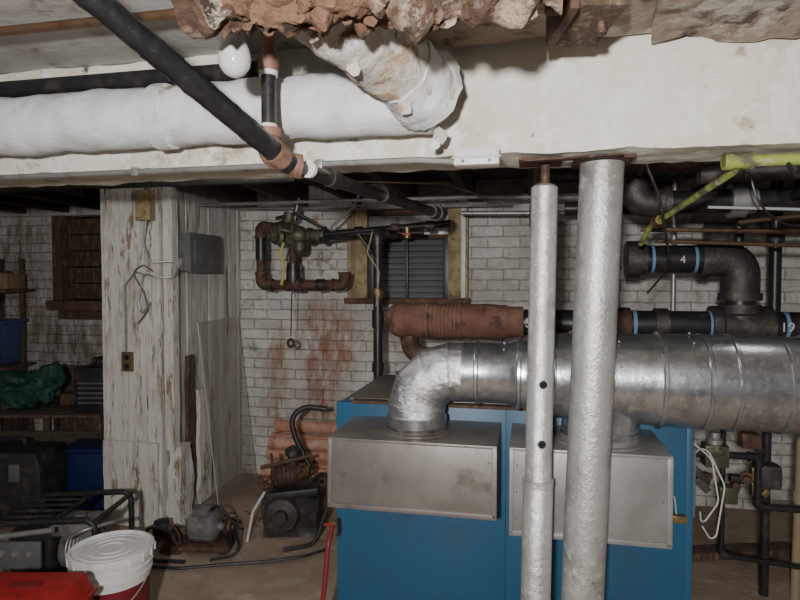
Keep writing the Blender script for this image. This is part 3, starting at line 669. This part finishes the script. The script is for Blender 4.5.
b.tube([(-1.0, 3.15, .23), (-.95, 3.1, .28), (-.86, 3.12, .15), (-.84, 3.1, .012), (-.98, 3.04, .012)], .008, 'black', 8, .05)
b.tube([(-1.22, 3.12, .12), (-1.3, 3.06, .2), (-1.34, 3.1, .06), (-1.26, 3.03, .012), (-1.1, 3.02, .012)], .009, 'black', 8, .05)
for i in range(9):
    b.obox((random.uniform(-1.3, -.9), random.uniform(3.04, 3.28), random.uniform(.02, .09)), (random.uniform(.03, .09), random.uniform(.02, .05), .02), random.choice(['black', 'rust', 'cast']), rot=(random.random()*3, random.random()*3, random.random()*3))
b.finish()
b = B('floor_hoses', 'W')
b.tube([(-1.3, 2.96, .02), (-1.1, 2.93, .02), (-.9, 2.97, .02), (-.7, 3.0, .02), (-.5, 3.06, .02), (-.38, 3.15, .02)], .008, 'black', 8, .15)
b.finish()
b = B('rubble_pile', 'W')
for i in range(26):
    x = random.uniform(-1.1, -.84); y = random.uniform(3.42, 3.7)
    s_ = random.uniform(.006, .022); b.sphere((x, y, s_*.4), s_, random.choice(['floor', 'rot', 'brownwd', 'rot']), (1, .8, .6), n=5, jit=s_*.5, freq=20)
b.finish()
b = B('red_hose', 'W')
b.tube([(-.245, 2.2, .55), (-.26, 2.14, .5), (-.27, 2.12, .36), (-.29, 2.1, .2), (-.3, 2.1, .02), (-.1, 1.95, .015)], .009, 'dkred', 10, .04)
b.lathe((-.245, 2.2, .56), (-.25, 2.2, 0), [(0, .014), (.03, .014), (.04, .017), (.06, .012)], 'brass', 14)
b.tube([(-.245, 2.2, .545), (-.28, 2.18, .55)], .005, 'red', 8)
b.finish()

# ------------------------------------------------------------------ clutter : left
b = B('paint_bucket', 'W')
c = (-1.155, 2.37)
b.lathe((*c, 0), (*c, 1), [(0, .128), (.01, .132), (.265, .143)], 'dkred', 36)
b.lathe((*c, .26), (*c, 1), [(0, .1435), (.03, .1455), (.032, .152), (.04, .152), (.042, .1465), (.06, .147), (.062, .156), (.07, .156), (.072, .149), (.1, .15)], 'white', 36)
b.lathe((*c, .352), (*c, 1), [(0, .158), (.025, .16), (.033, .158), (.035, .15), (.03, .145), (.024, .14), (.024, .001)], 'white', 40)
for k in range(3): b.torus((*c, .377), (0, 0, 1), .05+.035*k, .003, 'white', 36, 6)
for k in range(18):
    a = k*math.pi/9; b.obox((c[0]+.159*math.cos(a), c[1]+.159*math.sin(a), .365), (.008, .012, .03), 'white', rot=(0, 0, a), bev=.002)
b.tube([(c[0]+.16*math.cos(t), c[1]+.16*math.sin(t), .31+.14*math.sin(t)) for t in [math.pi+math.pi*i/16 for i in range(17)]], .003, 'grey2', 6)
b.finish()
b = B('red_toolbox', 'W')
b.box(-1.42, -1.08, 1.87, 2.08, 0, .36, 'dkred', .008); b.obox((-1.25, 1.975, .395), (.35, .22, .07), 'red', taper=.86, bev=.01)
b.box(-1.43, -1.07, 1.86, 2.09, .35, .365, 'red', .003); b.box(-1.3, -1.2, 1.95, 1.99, .43, .437, 'dkred', .003)
b.box(-1.3, -1.26, 1.852, 1.87, .33, .4, 'grey2', .003); b.finish()
b = B('portable_generator', 'W')
def loop(y, z0, z1, x0, x1): return [(x0, y, z0), (x0, y, z1), (x1, y, z1+.02), (x1, y, z0)]
for y in (2.62, 2.98): b.tube(loop(y, .02, .37, -1.80, -1.35), .014, 'black', 12, .05)
for x, z in ((-1.80, .36), (-1.35, .38), (-1.80, .06), (-1.35, .06), (-1.56, .37)): b.tube([(x, 2.62, z), (x, 2.98, z)], .012, 'black', 10)
for k in range(5): b.tube([(-1.78, 2.66+.07*k, .385), (-1.55, 2.66+.07*k, .39)], .008, 'black', 8)
b.box(-1.78, -1.36, 2.64, 2.96, .04, .08, 'black', .006)
b.obox((-1.68, 2.8, .2), (.2, .24, .22), 'black', bev=.02); b.lathe((-1.57, 2.8, .19), (0, 2.8, .19), [(0, .09), (.02, .1), (.12, .1), (.15, .07), (.2, .06)], 'motor', 24)
for k in range(7): b.torus((-1.53+.015*k, 2.8, .19), (1, 0, 0), .1, .004, 'grey2', 24, 6)
b.obox((-1.5, 2.78, .31), (.2, .18, .06), 'motor', bev=.02); b.lathe((-1.5, 2.78, .34), (-1.5, 2.78, 1), [(0, .03), (.02, .03)], 'grey', 16)
b.obox((-1.68, 2.605, .24), (.2, .02, .12), 'grey', bev=.006)
for k in range(3): b.lathe((-1.75+.06*k, 2.596, .25), (-1.75+.06*k, 0, .25), [(0, .014), (.006, .013)], 'grey2', 14)
b.tube([(-1.45, 2.6, .32), (-1.38, 2.58, .36), (-1.30, 2.7, .35), (-1.31, 2.85, .3)], .008, 'grey2', 8, .05); b.tube([(-1.82, 2.56, .33), (-1.5, 2.56, .37)], .012, 'grey2', 8)
for y in (2.6, 3.0): b.lathe((-1.38, y-.02, .075), (-1.38, y+.03, .075), [(0, .05), (.01, .075), (.035, .075), (.045, .05)], 'black', 24)
b.finish()
b = B('rolling_toolbox', 'W')
b.box(-2.75, -2.06, 3.4, 3.68, .04, .36, 'black', .02); b.obox((-2.405, 3.54, .41), (.7, .3, .1), 'black', taper=.9, bev=.02)
b.box(-2.76, -2.05, 3.39, 3.685, .35, .37, 'black', .004)
b.tube([(-2.55, 3.57, .45), (-2.55, 3.57, .5), (-2.25, 3.57, .5), (-2.25, 3.57, .45)], .013, 'black', 10, .02)
for x in (-2.6, -2.2): b.box(x-.03, x+.03, 3.38, 3.4, .3, .4, 'grey', .003)
for x in (-2.42, -2.1):
    b.lathe((x, 3.36, .085), (x, 3.41, .085), [(0, .06), (.01, .083), (.04, .083), (.05, .06)], 'black', 24); b.lathe((x, 3.355, .085), (x, 3.41, .085), [(0, .025), (.02, .03)], 'grey', 16)
b.finish()
b = B('dark_blue_bin', 'W')
b.obox((-1.95, 3.83, .19), (.32, .24, .36), 'bluedk', taper=1.08, bev=.015); b.obox((-1.95, 3.83, .385), (.36, .27, .025), 'bluedk', bev=.008)
for k in range(4): b.obox((-2.06+.075*k, 3.71, .19), (.012, .012, .28), 'bluedk', bev=.003)
b.finish()
b = B('wooden_crate', 'W')
for z in (.06, .2, .34): b.box(-2.75, -2.02, 3.98, 4.0, z, z+.1, 'wooddark')
for x in (-2.74, -2.4, -2.06): b.box(x, x+.04, 4.0, 4.04, 0, .52, 'rot')
b.box(-2.76, -2.0, 3.97, 4.42, .53, .55, 'rot'); b.box(-2.76, -2.74, 4, 4.4, 0, .53, 'rot'); b.box(-2.03, -2.01, 4, 4.4, 0, .53, 'rot')
b.finish()
b = B('black_equipment_case', 'W')
b.box(-2.2, -1.88, 4.02, 4.3, .552, .86, 'black', .012); b.box(-2.18, -1.9, 4.005, 4.02, .6, .82, 'black', .004)
for k in range(5): b.box(-2.16, -1.92, 3.998, 4.008, .62+k*.033, .632+k*.033, 'grey', .002)
b.tube([(-2.13, 4.15, .86), (-2.13, 4.15, .91), (-1.96, 4.15, .91), (-1.96, 4.15, .86)], .01, 'black', 8, .02)
b.tube([(-2.1, 4.1, .87), (-2.02, 4.05, .95), (-1.95, 4.1, .88)], .008, 'black', 8, .04); b.finish()
b = B('green_tarp_bundle', 'W')
b.sphere((-2.62, 4.14, .69), .19, 'green', (1.1, .7, .6), n=28, jit=.1, freq=8)
b.sphere((-2.44, 4.12, .75), .085, 'green', (1.2, .9, 1.5), n=20, jit=.06, freq=12); b.finish()
b = B('storage_shelf', 'W')
for x in (-3.7, -3.0):
    for y in (4.42, 4.72): b.box(x, x+.03, y, y+.03, 0, 1.62, 'rot')
for z in (.78, 1.36): b.box(-3.72, -2.9, 4.4, 4.77, z, z+.02, 'brownwd')
for (x0, x1, z, h, m) in ((-3.5, -3.25, 1.382, .18, 'wood'), (-3.2, -3.05, 1.382, .14, 'brownwd'), (-3.04, -2.93, 1.382, .12, 'wood')):
    b.box(x0, x1, 4.48, 4.7, z, z+h, m, .008)
    b.box(x0-.005, x1+.005, 4.475, 4.705, z+h-.02, z+h, m, .004)
b.finish()
b = B('blue_storage_bin', 'W'); b.obox((-3.18, 4.6, .965), (.38, .26, .32), 'bluelt', taper=1.08, bev=.02); b.obox((-3.18, 4.6, 1.135), (.46, .3, .025), 'bluelt', bev=.008)
for k in range(5): b.obox((-3.33+.075*k, 4.455, .965), (.012, .015, .26), 'bluelt', bev=.003)
b.finish()
b = B('scrap_boards', 'W')
b.obox((-2.35, 4.3, .60), (.14, .12, .08), 'rot', rot=(0, 0, .2)); b.obox((-2.42, 4.55, .4), (.3, .06, .8), 'rot', rot=(-.06, 0, .1)); b.finish()

# ------------------------------------------------------------------ right side controls
b = B('boiler_gas_valve_assembly')
b.pipe([(.60, 2.6, .75), (.9, 2.6, .75), (.9, 2.6, .55), (1.5, 2.6, .55)], .014, 'blk', .03, 'blk')
b.obox((.74, 2.6, .75), (.09, .08, .09), 'bronzeg', bev=.01); b.obox((.86, 2.58, .82), (.07, .06, .06), 'rust', bev=.01)
b.lathe((.74, 2.6, .79), (.74, 2.6, 2), [(0, .03), (.02, .03), (.03, .02), (.05, .02)], 'grey2', 16)
b.wheel((.84, 2.54, .68), (.3, 1, .2), .02, 'rust')
b.pipe([(.8, 2.7, 1.0), (.8, 2.7, .3), (1.2, 2.75, .25)], .011, 'blk', .04, 'blk')
b.pipe([(.7, 2.8, .9), (1.0, 2.8, .9), (1.0, 2.8, .1)], .018, 'blk', .04, 'blk')
b.obox((.95, 2.66, .66), (.1, .08, .1), 'cast', bev=.02); b.obox((.8, 2.64, .58), (.07, .06, .07), 'bronzeg', bev=.01)
for i in range(12):
    b.obox((random.uniform(.66, 1.0), 2.62+random.uniform(0, .1), random.uniform(.55, .82)), (random.uniform(.02, .07), .04, .03), random.choice(['rust', 'cast', 'brass', 'blk']), rot=(0, random.random()*2, 0))
b.finish()
b = B('control_wires')
b.tube([(.60, 2.4, .85), (.66, 2.35, .8), (.68, 2.33, .65), (.62, 2.32, .56), (.61, 2.3, .62)], .003, 'wire', 6, .05)
b.tube([(.60, 2.38, .8), (.63, 2.32, .86), (.69, 2.3, .72), (.66, 2.3, .5), (.61, 2.27, .58)], .003, 'wire', 6, .05)
b.tube([(.52, 2.25, .62), (.5, 2.2, .72), (.44, 2.2, .68)], .0025, 'wire', 6, .03)
b.finish()
b = B('beige_drain_pipe'); b.tube([(1.22, 3.0, 1.1), (1.2, 3.0, .0)], .02, 'cord', 14); b.lathe((1.21, 3.0, .5), (1.2, 3, 0), [(0, .027), (.05, .027)], 'cord', 14); b.finish()
b = B('scrap_lumber'); b.obox((1.1, 3.4, .03), (.6, .1, .04), 'rot', rot=(0, 0, .3)); b.finish()

# ------------------------------------------------------------------ lights and camera
def light(name, kind, loc, e, size, rot=None, col=(1, 1, 1)):
    l = bpy.data.lights.new(name, kind); l.energy = e; l.color = col
    if kind == 'AREA': l.size = size
    else: l.shadow_soft_size = size
    o = bpy.data.objects.new(name, l); bpy.context.collection.objects.link(o); o.location = loc
    if rot: o.rotation_euler = rot
    return o
light('camera_flash', 'AREA', (-.2, -.45, 1.58), 74, .08, (math.radians(88), 0, math.radians(-6)), (1, .985, .955))  # stands in for the camera flash, set just behind the camera
def RW(u, v, z): return Matrix.Rotation(TH, 3, 'Z') @ Vector((u, v, z))
light('rear_fill', 'POINT', RW(-3.0, 2.2, 1.93), .8, .06, None, (1, .97, .93))  # three added fill lights hidden behind the beam, lifting the far room
light('rear_fill.001', 'POINT', RW(-1.2, 2.1, 1.93), 11, .06, None, (1, .98, .95))
light('rear_fill.002', 'POINT', RW(.9, 2.08, 1.95), 1.2, .06, None, (1, .98, .95))
w = bpy.data.worlds.new('World'); bpy.context.scene.world = w; w.use_nodes = True
w.node_tree.nodes['Background'].inputs[0].default_value = (.92, .96, 1, 1); w.node_tree.nodes['Background'].inputs[1].default_value = .1

cam = bpy.data.cameras.new('camera'); co = bpy.data.objects.new('camera', cam); bpy.context.collection.objects.link(co)
co.location = (0, 0, 1.45); co.rotation_euler = (math.radians(90-1.9), 0, 0)
cam.lens = 27; cam.sensor_width = 36; cam.clip_start = .02
bpy.context.scene.camera = co
